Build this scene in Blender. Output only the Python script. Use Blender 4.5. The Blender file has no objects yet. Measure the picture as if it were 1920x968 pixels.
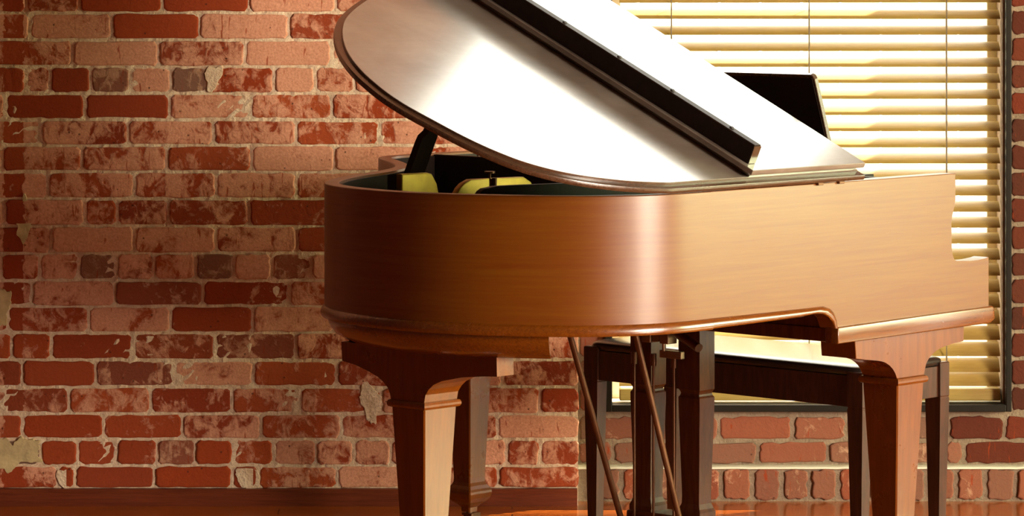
import bpy, bmesh, math, random
from mathutils import Vector, Matrix, noise
R = math.radians
C = bpy.context.scene.collection
S = bpy.context.scene
random.seed(7)

# ------------------------------------------------------------------ camera, light, exposure
FOC = 6766.0; HORIZON = -79.4; EYE = 1.493
cam = bpy.data.cameras.new('camera'); cam_o = bpy.data.objects.new('camera', cam); C.objects.link(cam_o)
cam_o.location = (0, 0, EYE); cam_o.rotation_euler = (R(90), 0, 0)
cam.sensor_width = 36.0; cam.lens = FOC / 1920 * 36
cam.shift_y = (HORIZON - 484) / 1920.0
cam.clip_start = 0.05; cam.clip_end = 200
S.camera = cam_o

S.view_settings.view_transform = 'Standard'; S.view_settings.look = 'None'
S.view_settings.gamma = 1.0; S.view_settings.use_curve_mapping = False
S.view_settings.exposure = 0.0
S.cycles.use_denoising = True
S.cycles.max_bounces = 8; S.cycles.diffuse_bounces = 4; S.cycles.glossy_bounces = 4
S.cycles.transparent_max_bounces = 12
S.cycles.sample_clamp_indirect = 6.0

SKY = 7.8            # daylight outside
SUN = 38.0
W_RIGHT = 215.0      # daylight through the window on the right
W_DOOR = 125.0       # daylight through the narrow glazed door beside it
W_FRONT = 1650.0      # daylight through the big window further forward on the right

world = bpy.data.worlds.new('world'); S.world = world; world.use_nodes = True
bg = world.node_tree.nodes['Background']; bg.inputs[0].default_value = (1.0, 0.98, 0.86, 1); bg.inputs[1].default_value = SKY

sl = bpy.data.lights.new('sun', 'SUN'); sl.energy = SUN; sl.angle = R(1.2); sl.color = (1.0, 0.93, 0.76)
so = bpy.data.objects.new('sun', sl); C.objects.link(so)
so.rotation_euler = Vector((-1.4, -1.0, -1.8)).to_track_quat('-Z', 'Y').to_euler(); so.location = (6, 16, 8)

def area(name, loc, direction, sx, sy, power, col):
    l = bpy.data.lights.new(name, 'AREA'); l.shape = 'RECTANGLE'; l.size = sx; l.size_y = sy; l.energy = power; l.color = col
    o = bpy.data.objects.new(name, l); C.objects.link(o); o.location = loc
    o.rotation_euler = Vector(direction).to_track_quat('-Z', 'Z' if abs(direction[2]) < .9 else 'Y').to_euler()
    return o
RX = 5.5             # plane of the right wall
area('daylight_right', (RX + .10, 8.07, 1.50), (-1, 0, 0), 1.5, 1.9, W_RIGHT, (0.86, 1.0, 0.44))
area('daylight_door', (RX + .10, 9.16, 1.28), (-1, 0, 0), .50, 2.4, W_DOOR, (0.86, 1.0, 0.44))
area('daylight_front', (RX + .10, 3.7, 1.75), (-1, 0, 0), 3.0, 2.3, W_FRONT, (1.0, 0.86, 0.68))

# ------------------------------------------------------------------ helpers
def link(name, bm, mat, parent=None, smooth=False, kind=None, auto=None):
    bmesh.ops.recalc_face_normals(bm, faces=bm.faces[:])
    me = bpy.data.meshes.new(name); bm.to_mesh(me); bm.free()
    o = bpy.data.objects.new(name, me); C.objects.link(o)
    for m in (mat if isinstance(mat, (list, tuple)) else [mat]): me.materials.append(m)
    if smooth:
        me.shade_smooth()
        if auto is not None:
            me.set_sharp_from_angle(angle=R(auto))
    if parent: o.parent = parent
    if kind: o['kind'] = kind
    return o
def empty(name, loc, rz=0):
    o = bpy.data.objects.new(name, None); C.objects.link(o); o.location = loc; o.rotation_euler = (0, 0, rz)
    o.empty_display_size = .1
    return o
def tag(o, label, cat, group=None):
    o['label'] = label; o['category'] = cat
    if group: o['group'] = group
    return o
def box(bm, x0, x1, y0, y1, z0, z1, bev=0.0, seg=2):
    r = bmesh.ops.create_cube(bm, size=1.0)
    vs = r['verts']
    for v in vs:
        v.co = Vector(((x0 + x1) / 2 + v.co.x * (x1 - x0), (y0 + y1) / 2 + v.co.y * (y1 - y0), (z0 + z1) / 2 + v.co.z * (z1 - z0)))
    if bev > 0:
        es = list({e for v in vs for e in v.link_edges})
        bmesh.ops.bevel(bm, geom=es, offset=bev, segments=seg, affect='EDGES', profile=.5)
def loft(bm, rings, cap=True, closed=True):
    vr = [[bm.verts.new(p) for p in ring] for ring in rings]
    n = len(vr[0])
    for a, b in zip(vr[:-1], vr[1:]):
        for i in range(n if closed else n - 1):
            j = (i + 1) % n
            bm.faces.new((a[i], a[j], b[j], b[i]))
    if cap:
        bm.faces.new(list(reversed(vr[0]))); bm.faces.new(vr[-1])
    return vr
def prism(bm, pts, axis, a, b, bev=0.0, seg=2, skip=None):
    """pts: polygon in the two other axes (order X,Y / X,Z / Y,Z); extruded along axis from a to b"""
    def mk(p, t):
        if axis == 'x': return (t, p[0], p[1])
        if axis == 'y': return (p[0], t, p[1])
        return (p[0], p[1], t)
    v0 = [bm.verts.new(mk(p, a)) for p in pts]; v1 = [bm.verts.new(mk(p, b)) for p in pts]
    n = len(pts); f0 = bm.faces.new(v0); f1 = bm.faces.new(list(reversed(v1)))
    fs = [f0, f1]
    for i in range(n):
        j = (i + 1) % n
        fs.append(bm.faces.new((v0[i], v1[i], v1[j], v0[j])))
    if bev:
        es = [e for e in list(f0.edges) + list(f1.edges)]
        if skip is not None: es = [e for e in es if not all(abs(v.co.x - skip) < 1e-4 for v in e.verts)]
        bmesh.ops.bevel(bm, geom=list(set(es)), offset=bev, segments=seg, affect='EDGES', profile=.5)
def tube(bm, p0, p1, r0, r1=None, n=14):
    r1 = r0 if r1 is None else r1
    p0 = Vector(p0); p1 = Vector(p1); d = (p1 - p0).normalized()
    a = d.cross(Vector((0, 0, 1)));
    if a.length < 1e-4: a = Vector((1, 0, 0))
    a.normalize(); b = d.cross(a)
    rings = []
    for p, r in ((p0, r0), (p1, r1)):
        rings.append([p + a * math.cos(t * 2 * math.pi / n) * r + b * math.sin(t * 2 * math.pi / n) * r for t in range(n)])
    loft(bm, rings)
def polytube(bm, pts, rad, n=8):
    rings = []
    pts = [Vector(p) for p in pts]
    for i, p in enumerate(pts):
        d = (pts[min(i + 1, len(pts) - 1)] - pts[max(i - 1, 0)]).normalized()
        a = d.cross(Vector((0.3, 1, 0.1))).normalized(); b = d.cross(a)
        rings.append([p + a * math.cos(t * 2 * math.pi / n) * rad + b * math.sin(t * 2 * math.pi / n) * rad for t in range(n)])
    loft(bm, rings)
def catmull(pts, per=8, closed=False):
    out = []
    n = len(pts)
    rng = range(n if closed else n - 1)
    for i in rng:
        g = lambda k: Vector(pts[k % n]) if closed else Vector(pts[min(max(k, 0), n - 1)])
        p0, p1, p2, p3 = g(i - 1), g(i), g(i + 1), g(i + 2)
        for s in range(per):
            t = s / per
            out.append(.5 * ((2 * p1) + (-p0 + p2) * t + (2 * p0 - 5 * p1 + 4 * p2 - p3) * t * t + (-p0 + 3 * p1 - 3 * p2 + p3) * t ** 3))
    if not closed: out.append(Vector(pts[-1]))
    return out
def relax(path, it=3):
    p = [v.copy() for v in path]
    for _ in range(it):
        q = [v.copy() for v in p]
        for i in range(1, len(p) - 1): q[i] = (p[i - 1] + 2 * p[i] + p[i + 1]) / 4
        p = q
    return p
def normals2d(path):
    """left-hand normals of a 2-D path"""
    out = []
    for i in range(len(path)):
        d = (path[min(i + 1, len(path) - 1)] - path[max(i - 1, 0)]).normalized()
        out.append(Vector((-d.y, d.x)))
    return out

# ------------------------------------------------------------------ materials
class N:
    def __init__(s, name):
        s.m = bpy.data.materials.new(name); s.m.use_nodes = True; s.t = s.m.node_tree; s.b = s.t.nodes['Principled BSDF']
    def n(s, typ, **kw):
        x = s.t.nodes.new(typ)
        for k, v in kw.items():
            if k.startswith('i_'):
                key = k[2:]
                x.inputs[int(key) if key.isdigit() else key.replace('_', ' ')].default_value = v
            else: setattr(x, k, v)
        return x
    def l(s, a, b): s.t.links.new(a, b)
    def set(s, **kw):
        for k, v in kw.items(): s.b.inputs[k.replace('_', ' ')].default_value = v
    def coord(s, scale=(1, 1, 1), rot=(0, 0, 0), kind='Object'):
        tc = s.n('ShaderNodeTexCoord'); mp = s.n('ShaderNodeMapping'); mp.inputs['Scale'].default_value = scale; mp.inputs['Rotation'].default_value = rot
        s.l(tc.outputs[kind], mp.inputs['Vector']); return mp.outputs['Vector']
    def noise(s, vec, scale, detail=4, rough=.55, dist=0.0):
        x = s.n('ShaderNodeTexNoise'); x.inputs['Scale'].default_value = scale; x.inputs['Detail'].default_value = detail
        x.inputs['Roughness'].default_value = rough; x.inputs['Distortion'].default_value = dist; s.l(vec, x.inputs['Vector']); return x.outputs['Fac']
    def ramp(s, fac, stops, interp='LINEAR'):
        x = s.n('ShaderNodeValToRGB'); x.color_ramp.interpolation = interp; e = x.color_ramp.elements
        while len(e) < len(stops): e.new(.5)
        for i, (p, c) in enumerate(stops):
            e[i].position = p; e[i].color = c if len(c) == 4 else (*c, 1)
        s.l(fac, x.inputs[0]); return x.outputs[0]
    def mix(s, fac, a, b, blend='MIX'):
        x = s.n('ShaderNodeMix', data_type='RGBA', blend_type=blend)
        if isinstance(fac, float): x.inputs[0].default_value = fac
        else: s.l(fac, x.inputs[0])
        for v, k in ((a, 6), (b, 7)):
            if isinstance(v, tuple): x.inputs[k].default_value = v if len(v) == 4 else (*v, 1)
            else: s.l(v, x.inputs[k])
        return x.outputs[2]
    def math(s, op, a, b=0.0, c=None, clamp=False):
        x = s.n('ShaderNodeMath', operation=op, use_clamp=clamp)
        for i, v in enumerate((a, b) if c is None else (a, b, c)):
            if isinstance(v, (int, float)): x.inputs[i].default_value = v
            else: s.l(v, x.inputs[i])
        return x.outputs[0]
    def bump(s, h, strength, dist=.01):
        x = s.n('ShaderNodeBump'); x.inputs['Strength'].default_value = strength; x.inputs['Distance'].default_value = dist
        s.l(h, x.inputs['Height']); s.l(x.outputs[0], s.b.inputs['Normal'])

def wood(name, dark, light, grain=(1.2, 14, 14), rough=.28, coat=.0, coat_rough=.1, spec=.5, haze=0.0, scratch=False, sheen_col=None, rvar=.06):
    k = N(name)
    v = k.coord(grain)
    g = k.noise(v, 6, 8, .62, .6)
    f = k.noise(v, 38, 4, .6, .2)
    mixf = k.math('ADD', k.math('MULTIPLY', g, .75), k.math('MULTIPLY', f, .25))
    col = k.ramp(mixf, [(.36, dark), (.62, light)])
    v2 = k.coord((1, 1, 1))
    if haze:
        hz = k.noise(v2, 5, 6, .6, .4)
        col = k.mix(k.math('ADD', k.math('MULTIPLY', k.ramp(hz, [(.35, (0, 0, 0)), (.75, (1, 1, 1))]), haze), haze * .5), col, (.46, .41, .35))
    if scratch:
        v3 = k.coord((9, 70, 70), (0, 0, .35)); sc = k.noise(v3, 3, 2, .5, 1.5)
        col = k.mix(k.ramp(sc, [(.70, (0, 0, 0)), (.73, (.5, .5, .5))]), col, (.55, .42, .30))
    k.l(col, k.b.inputs['Base Color'])
    rn = k.noise(v2, 9, 5, .6)
    k.l(k.math('ADD', k.math('MULTIPLY', rn, rvar * 2), rough - rvar), k.b.inputs['Roughness'])
    k.set(Specular_IOR_Level=spec, Coat_Weight=coat, Coat_Roughness=coat_rough)
    k.bump(mixf, .04, .002)
    return k.m

WOOD = wood('mahogany_side', (.150, .033, .0006), (.178, .056, .0012), (.5, .5, 16), rough=.38, spec=.55, coat=.25, coat_rough=.25)
WOODV = wood('mahogany_upright', (.130, .027, .0006), (.185, .045, .0012), (14, 14, .8), rough=.29, spec=.55, coat=.25, coat_rough=.15)
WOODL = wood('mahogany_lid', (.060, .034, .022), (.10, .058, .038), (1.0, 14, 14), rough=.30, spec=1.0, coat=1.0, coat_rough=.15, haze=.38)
WOODR = wood('mahogany_lid_edge', (.045, .020, .010), (.080, .038, .020), (1, 30, 30), rough=.26, spec=.9, coat=.5, coat_rough=.15)
WOODE = wood('mahogany_edge', (.11, .024, .001), (.19, .050, .003), (1, 30, 30), rough=.26, spec=.8, coat=.5, coat_rough=.15)
DARKW = wood('ebonised_wood', (.010, .005, .003), (.022, .010, .006), (14, 3, 3), rough=.5, spec=.22)
BENCHW = wood('bench_wood', (.030, .008, .003), (.075, .020, .008), (10, 10, 1.5), rough=.35, spec=.5, coat=.3, coat_rough=.2)
LYREW = wood('lyre_wood', (.060, .012, .004), (.13, .035, .010), (12, 12, 1.5), rough=.30, spec=.4, coat=.1, coat_rough=.2)

def simple(name, col, rough=.5, metal=0.0, spec=.5, bump=None, var=0.0):
    k = N(name); k.set(Roughness=rough, Metallic=metal, Specular_IOR_Level=spec)
    v = k.coord()
    n = k.noise(v, 30, 4)
    c2 = tuple(x * (1 - var) for x in col)
    k.l(k.ramp(n, [(.3, c2), (.7, col)]), k.b.inputs['Base Color'])
    if bump: k.bump(k.noise(v, bump[0], 6), bump[1], .004)
    return k.m
GOLD = simple('gold_paint', (.60, .39, .03), .42, .35, .5, (60, .05), .25)
STEEL = simple('dull_steel', (.35, .22, .14), .4, .8, .5, None, .3)
BRONZE = simple('bronze_rod', (.16, .06, .022), .42, .5, .5, None, .3)
BRASS = simple('brass', (.55, .38, .12), .3, .9)
BLACK = simple('black_paint', (.014, .010, .006), .5, 0, .2, None, .2)
LEATHER = simple('black_leather', (.020, .014, .012), .22, 0, .9, (160, .03), .3)
IVORY = simple('key_ivory', (.75, .70, .58), .25)
RUBBER = simple('rubber', (.02, .015, .012), .6)
WHITEP = simple('cream_paint', (.78, .74, .60), .5, 0, .5, None, .06)
PLASTER = simple('dark_plaster', (.045, .016, .008), .9, 0, .2, (20, .2), .15)
CEILM = simple('ceiling_boards', (.10, .055, .03), .95, 0, .2, None, .05)
FELT = simple('red_felt', (.20, .02, .01), .9, 0, .1)
CORD = simple('blind_cord', (.20, .15, .10), .8, 0, .2)
def slat_mat():
    k = N('blind_wood'); v = k.coord((1.2, 20, 20)); g = k.noise(v, 12, 5, .6, .4)
    k.l(k.ramp(g, [(.3, (.34, .215, .05)), (.7, (.44, .30, .08))]), k.b.inputs['Base Color']); k.set(Roughness=.4, Specular_IOR_Level=.5)
    return k.m
SLAT = slat_mat()
def glass_mat():
    k = N('window_glass'); t = k.t
    tr = k.n('ShaderNodeBsdfTransparent'); gl = k.n('ShaderNodeBsdfGlossy'); gl.inputs['Roughness'].default_value = .02
    lw = k.n('ShaderNodeLayerWeight'); lw.inputs[0].default_value = .5; mx = k.n('ShaderNodeMixShader')
    fac = k.math('ADD', k.math('MULTIPLY', k.math('POWER', lw.outputs['Facing'], 5.0), .9), .04)
    k.l(fac, mx.inputs[0]); k.l(tr.outputs[0], mx.inputs[1]); k.l(gl.outputs[0], mx.inputs[2])
    k.l(mx.outputs[0], t.nodes['Material Output'].inputs['Surface']); return k.m
GLASS = glass_mat()

def brick_mat():
    k = N('old_brick')
    at = k.n('ShaderNodeAttribute', attribute_name='tint'); sep = k.n('ShaderNodeSeparateColor'); k.l(at.outputs['Color'], sep.inputs[0])
    wash, grey, rnd = sep.outputs[0], sep.outputs[1], sep.outputs[2]
    v = k.coord()
    big = k.noise(v, 9, 6, .62, .8); mid = k.noise(v, 34, 6, .65, 1.2); fine = k.noise(v, 170, 4, .6)
    base = k.ramp(rnd, [(0, (.26, .030, .006)), (.45, (.36, .052, .010)), (.8, (.44, .075, .016)), (1, (.24, .040, .012))])
    base = k.mix(k.ramp(fine, [(.35, (0, 0, 0)), (.75, (.35, .35, .35))]), base, (.16, .022, .006))
    base = k.mix(k.math('MULTIPLY', grey, .85), base, (.19, .115, .080))
    base = k.mix(k.math('MULTIPLY', wash, -1.0, clamp=True), base, (.045, .016, .010))  # negative wash: shade painted into the bricks right of the window
    # whitewash left on the faces, torn off in flakes
    dg = k.noise(k.coord((20, 20, 15), (0, .6, 0)), 1.0, 5, .6, 1.0)
    sx_ = k.n('ShaderNodeSeparateXYZ'); k.l(v, sx_.inputs[0])
    xx = k.math('ADD', sx_.outputs[0], k.math('MULTIPLY', k.math('SUBTRACT', mid, .5), .035))
    inch = k.math('MULTIPLY', k.math('GREATER_THAN', xx, -1.385), k.math('LESS_THAN', xx, -1.331))
    wash = k.math('SUBTRACT', wash, k.math('MULTIPLY', inch, .30))
    thr = k.math('SUBTRACT', k.math('ADD', k.math('ADD', k.math('MULTIPLY', big, .45), k.math('MULTIPLY', mid, .35)), k.math('MULTIPLY', dg, .60)), k.math('SUBTRACT', 1.20, k.math('MULTIPLY', wash, .95)))
    m = k.ramp(k.math('ADD', k.math('MULTIPLY', thr, 7.0), .5, clamp=True), [(.0, (0, 0, 0)), (.6, (.80, .80, .80)), (1, (1, 1, 1))])
    washc = k.mix(k.ramp(fine, [(.3, (0, 0, 0)), (.7, (1, 1, 1))]), (.56, .228, .132), (.76, .365, .235))
    washc = k.mix(k.math('MULTIPLY', grey, .8), washc, (.38, .24, .15))
    col = k.mix(m, base, washc)
    # diagonal tool scratches that bare the red body
    vs = k.coord((60, 60, 9), (0, .55, 0)); st = k.noise(vs, 1.6, 3, .5, .6)
    col = k.mix(k.ramp(st, [(.66, (0, 0, 0)), (.70, (.8, .8, .8))]), col, (.30, .040, .008))
    pits = k.n('ShaderNodeTexVoronoi'); pits.inputs['Scale'].default_value = 26; k.l(v, pits.inputs['Vector'])
    col = k.mix(k.ramp(pits.outputs['Distance'], [(.05, (.8, .8, .8)), (.09, (0, 0, 0))]), col, (.07, .018, .008))
    # thin creamy mortar smears
    sm = k.noise(k.coord((1, 1, .6)), 4.2, 7, .68, 1.4)
    col = k.mix(k.ramp(sm, [(.66, (0, 0, 0)), (.73, (.85, .85, .85))]), col, (.50, .36, .19))
    k.l(col, k.b.inputs['Base Color']); k.set(Roughness=.92, Specular_IOR_Level=.25)
    h = k.math('ADD', k.math('MULTIPLY', mid, .6), k.math('ADD', k.math('MULTIPLY', fine, .25), k.math('MULTIPLY', m, .35)))
    k.bump(h, .55, .006)
    return k.m
BRICK = brick_mat()
def mortar_mat():
    k = N('lime_mortar'); v = k.coord(); a = k.noise(v, 22, 6, .65, .6); b = k.noise(v, 140, 5, .6)
    col = k.ramp(a, [(.3, (.62, .41, .27)), (.55, (.80, .60, .43)), (.75, (.88, .73, .54))])
    col = k.mix(k.ramp(b, [(.3, (.35, .35, .35)), (.55, (0, 0, 0))]), col, (.42, .26, .15))
    k.l(col, k.b.inputs['Base Color']); k.set(Roughness=.95, Specular_IOR_Level=.15)
    k.bump(k.math('ADD', a, b), .7, .006); return k.m
MORTAR = mortar_mat()
def mortar_grey():
    k = N('grey_mortar'); v = k.coord(); a = k.noise(v, 22, 6, .65, .6); b = k.noise(v, 140, 5, .6)
    k.l(k.ramp(a, [(.3, (.22, .155, .105)), (.7, (.36, .265, .185))]), k.b.inputs['Base Color']); k.set(Roughness=.95, Specular_IOR_Level=.15)
    k.bump(k.math('ADD', a, b), .7, .006); return k.m
MORTARG = mortar_grey()
CREAM = simple('old_plaster_patch', (.66, .50, .26), .95, 0, .15, (60, .6), .35)

def floor_mat():
    k = N('floor_boards'); v = k.coord()
    br = k.n('ShaderNodeTexBrick'); br.inputs['Scale'].default_value = 1.0; br.offset = .37; br.inputs['Brick Width'].default_value = 1.7
    br.inputs['Row Height'].default_value = .082; br.inputs['Mortar Size'].default_value = .0022; br.inputs['Bias'].default_value = 0
    br.inputs['Color1'].default_value = (0, 0, 0, 1); br.inputs['Color2'].default_value = (1, 1, 1, 1); br.inputs['Mortar'].default_value = (.5, .5, .5, 1)
    k.l(v, br.inputs['Vector'])
    g = k.noise(k.coord((1.2, 26, 1)), 5, 7, .65, .7)
    col = k.ramp(g, [(.3, (.34, .062, .004)), (.7, (.58, .150, .014))])
    col = k.mix(k.math('MULTIPLY', br.outputs['Color'], .45), col, (.24, .045, .006))
    col = k.mix(br.outputs['Fac'], col, (.03, .008, .003))
    k.l(col, k.b.inputs['Base Color']); k.set(Roughness=.22, Specular_IOR_Level=.6, Coat_Weight=.4, Coat_Roughness=.12)
    k.bump(k.math('SUBTRACT', k.math('MULTIPLY', g, .3), br.outputs['Fac']), .12, .003); return k.m
FLOORM = floor_mat()
BASEW = wood('skirting_wood', (.09, .014, .004), (.17, .032, .010), (1.0, 20, 20), rough=.4, spec=.4)

# ------------------------------------------------------------------ the room
YW = 9.83            # face of the whitewashed brick wall
YB = 9.93            # face of the recessed wall round the window
XC = 0.1817          # where the two meet
LX, FY, HZ = -3.6, -1.6, 3.75
WX0, WX1, WZ0, WZ1 = 0.256, 1.371, 0.246, 3.30   # black frame, outside

def px_x(px, d): return (px - 960) / FOC * d
def px_z(py, d): return EYE - (py - HORIZON) / FOC * d

bm = bmesh.new(); box(bm, LX - .1, RX + .3, FY - .1, YB + .35, -.12, 0.0); link('floor', bm, FLOORM, kind='structure')
bm = bmesh.new()
box(bm, LX - .1, RX + .3, FY - .1, YB + .35, HZ, HZ + .15)
link('ceiling', bm, CEILM, kind='structure')
bm = bmesh.new(); box(bm, LX - .1, LX, FY, YB + .3, 0, HZ); link('wall_left', bm, PLASTER, kind='structure')
bm = bmesh.new(); box(bm, LX, RX, FY - .1, FY, 0, HZ); link('wall_front', bm, PLASTER, kind='structure')
# right wall with the glazed doors
DY0, DY1, DZ1 = 8.89, 9.43, 2.5
UY0, UY1, UZ0 = 7.30, 8.84, .52
bm = bmesh.new()
VY0, VY1, VZ0, VZ1 = 2.2, 5.2, .6, 2.9
box(bm, RX, RX + .25, FY, VY0, 0, HZ); box(bm, RX, RX + .25, VY1, UY0, 0, HZ); box(bm, RX, RX + .25, UY0, UY1, 0, UZ0); box(bm, RX, RX + .25, UY0, UY1, DZ1, HZ); box(bm, RX, RX + .25, UY1, DY0, 0, HZ); box(bm, RX, RX + .25, VY0, VY1, 0, VZ0); box(bm, RX, RX + .25, VY0, VY1, VZ1, HZ)
box(bm, RX, RX + .25, DY1, YB + .3, 0, HZ); box(bm, RX, RX + .25, DY0, DY1, DZ1, HZ)
link('wall_right', bm, PLASTER, kind='structure')
bm = bmesh.new()
for y in (VY0, 2.95, 3.7, 4.45, VY1): box(bm, RX + .01, RX + .06, y - .03, y + .03, VZ0, VZ1)
for z in (VZ0 + .03, 1.75, VZ1 - .03): box(bm, RX + .015, RX + .055, VY0, VY1, z - .03, z + .03)
link('window_2', bm, WHITEP, kind='structure')
bm = bmesh.new()
for y in (UY0 + .02, 7.82, 8.34, UY1 - .02): box(bm, RX + .01, RX + .06, y - .03, y + .03, UZ0, DZ1)
for z in (UZ0 + .03, 1.5, DZ1 - .03): box(bm, RX + .015, RX + .055, UY0, UY1, z - .03, z + .03)
link('window_3', bm, WHITEP, kind='structure')
bm = bmesh.new()
for y in (DY0 + .02, DY1 - .02): box(bm, RX + .01, RX + .06, y - .03, y + .03, 0, DZ1)
for z in (.06, .85, 1.65, DZ1 - .04): box(bm, RX + .015, RX + .055, DY0, DY1, z - .03, z + .03)
dr = link('door_2', bm, WHITEP, kind='structure')
bm = bmesh.new(); box(bm, RX + .06, RX + .064, DY0, DY1, 0, DZ1); link('pane', bm, GLASS, dr)

def brick(bm, lay, x0, x1, z0, z1, y, fine, tint, depth=.03, irr=1.0):
    w, h = x1 - x0, z1 - z0
    if w < .012 or h < .01: return
    r = min(.008, w * .2, h * .2)
    pts = []
    nx, nz = (7, 4) if fine else (2, 1)
    per = []
    for i in range(nx): per.append((x0 + r + (w - 2 * r) * i / nx, z0))
    per.append((x1 - r, z0)); per.append((x1, z0 + r))
    for i in range(1, nz): per.append((x1, z0 + r + (h - 2 * r) * i / nz))
    per.append((x1, z1 - r)); per.append((x1 - r, z1))
    for i in range(1, nx): per.append((x1 - r - (w - 2 * r) * i / nx, z1))
    per.append((x0 + r, z1)); per.append((x0, z1 - r))
    for i in range(1, nz): per.append((x0, z1 - r - (h - 2 * r) * i / nz))
    per.append((x0, z0 + r))
    a = .0028 * irr if fine else 0
    off = random.uniform(-.0025, .0025); tx = random.uniform(-.004, .004)
    per = [(px + a * noise.noise(Vector((px * 60, pz * 60, 1))) * 1.4, pz + a * noise.noise(Vector((px * 60, pz * 60, 9))) * 1.4) for px, pz in per]
    cx, cz = (x0 + x1) / 2, (z0 + z1) / 2
    def ring(ins, yy):
        out = []
        for px, pz in per:
            dx, dz = cx - px, cz - pz
            sx = ins / max(abs(w / 2), 1e-4); sz = ins / max(abs(h / 2), 1e-4)
            out.append((px + dx * sx, yy + off + tx * (px - cx) / w, pz + dz * sz))
        return out
    rings = [ring(0, y + depth), ring(0, y + .0025), ring(.0012, y + .0004), ring(.004, y - .0006)]
    n0 = len(bm.faces)
    vr = [[bm.verts.new(p) for p in rg] for rg in rings]
    n = len(per); fs = []
    for A, B in zip(vr[:-1], vr[1:]):
        for i in range(n):
            j = (i + 1) % n; fs.append(bm.faces.new((A[i], A[j], B[j], B[i])))
    fs.append(bm.faces.new(vr[-1]))
    for f in fs:
        for lp in f.loops: lp[lay] = (*tint, 1)

# courses of the whitewashed wall: mortar lines and upright joints as they stand
YL = [-26, 24, 75, 125, 175, 224.5, 273, 322, 373, 424, 475, 526, 574.5, 624, 675.5, 726, 776.5, 824, 873.5, 917]
JT = {0: [49, 149, 304, 467, 630], 1: [56, 210, 374, 542, 700], 2: [136, 298, 459, 622, 780],
      3: [48, 94, 170, 244, 321, 389, 514, 591, 665, 742, 818], 4: [9, 159, 318, 470, 622, 778], 5: [78, 240, 400, 555, 712, 866],
      6: [4, 154, 313, 472, 628, 786], 7: [90, 252, 405, 555, 711, 868], 8: [8, 159, 220, 315, 467, 620, 776], 9: [96, 252, 405, 557, 712, 866],
      10: [2, 74, 148, 219, 289, 367, 438, 510, 584, 660, 733, 806, 880, 954, 1028], 11: [60, 215, 380, 543, 700, 855, 1010], 12: [14, 166, 320, 474, 628, 780, 934],
      13: [22, 95, 249, 403, 555, 712, 866, 1018], 14: [42, 179, 326, 475, 632, 788, 942], 15: [-20, 129, 282, 435, 563, 716, 862, 1013],
      16: [42, 194, 342, 490, 640, 790, 933], 17: [5, 76, 145, 219, 295, 366, 437, 513, 593, 663, 733, 805, 880, 950, 1013],
      18: [-40, 108, 141, 290, 435, 485, 632, 780, 935]}
DARK = {(0, 2), (0, 3), (1, 2), (3, 2), (4, 2), (4, 1), (12, 3), (14, 1), (16, 1), (16, 2), (17, 3), (17, 4), (17, 6), (17, 2), (18, 3), (18, 1), (18, 2), (13, 2), (9, 4), (8, 5), (11, 3)}
GREY = {(3, 3): .75, (3, 5): .9, (10, 3): .75, (10, 6): .7, (17, 5): .55, (17, 1): 1.3, (10, 8): .5, (11, 2): .3, (14, 2): .35, (13, 4): .35}
bm = bmesh.new(); lay = bm.loops.layers.float_color.new('tint')
def hj(px): return px_x(px, YW)
GAP = .0047
for c in range(-28, 19):
    if c >= 0:
        zt, zb = px_z(YL[c], YW), px_z(YL[c + 1], YW); js = list(JT[c])
    else:
        zt = px_z(-26, YW) + (-c) * .0735; zb = zt - .0735; js = [60 + 77 * (c % 2) + random.randint(-8, 8)]
    if zt > HZ: continue
    header = (c % 7 == 3)
    pitch = 74 if header else 155
    js.sort()
    while js[0] > 960 + LX / YW * FOC: js.insert(0, js[0] - pitch + random.randint(-6, 6))
    while js[-1] + pitch * 1.25 < 1085: js.append(js[-1] + pitch + random.randint(-5, 5))
    edges = js + [1085 + 8]
    for i in range(len(edges) - 1):
        a, b = hj(edges[i]), hj(edges[i + 1])
        key = (c, i - sum(1 for j in js if j < -60) if c >= 0 else i)
        vis = c >= 0 and edges[i + 1] > -30
        wash = random.choice([random.uniform(.44, .60), random.uniform(.52, .70)]); grey = random.uniform(0, .12); rnd = random.random()
        if c > 12: wash -= .05
        if c >= 0:
            k2 = len([j for j in js if 0 <= j <= edges[i]])
            if (c, k2) in DARK: wash = random.uniform(.22, .40); rnd = random.uniform(.2, .6)
            if (c, k2) in GREY: grey = GREY[(c, k2)]; wash = .45
            if (c, k2) == (17, 1): wash = 0; grey = 1.0; rnd = 0
        d = (a + b) / 2
        if random.random() < .12 and c < 0: wash = .2
        j1, j2 = random.uniform(-.001, .001), random.uniform(-.001, .001)
        last = i == len(edges) - 2
        # the old pipe chase at the far left is bare red brick: its stretch is a piece of its own
        segs = [(a, b, wash)]
        ch0, ch1 = hj(9), hj(44)
        if False:
            segs = []
            if a < ch0 - .01: segs.append((a, ch0, wash))
            segs.append((max(a, ch0), min(b, ch1), .12))
            if b > ch1 + .01: segs.append((ch1, b, wash))
        for q, (sa, sb, sw) in enumerate(segs):
            ga = GAP if sa == a else 0.0; gb = GAP if sb == b else 0.0
            inch = len(segs) > 1 and sw == .12
            brick(bm, lay, sa + ga, (XC - .001 if last and sb == b else sb - gb), zb + GAP * .85 + j1, zt - GAP * .85 + j2,
                  YW + (.001 if inch else 0), vis, (sw, max(grey if not inch else 0, 0), rnd if not inch else .55))
wall = link('wall_back', bm, [BRICK, MORTAR, CREAM], kind='structure')
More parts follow.
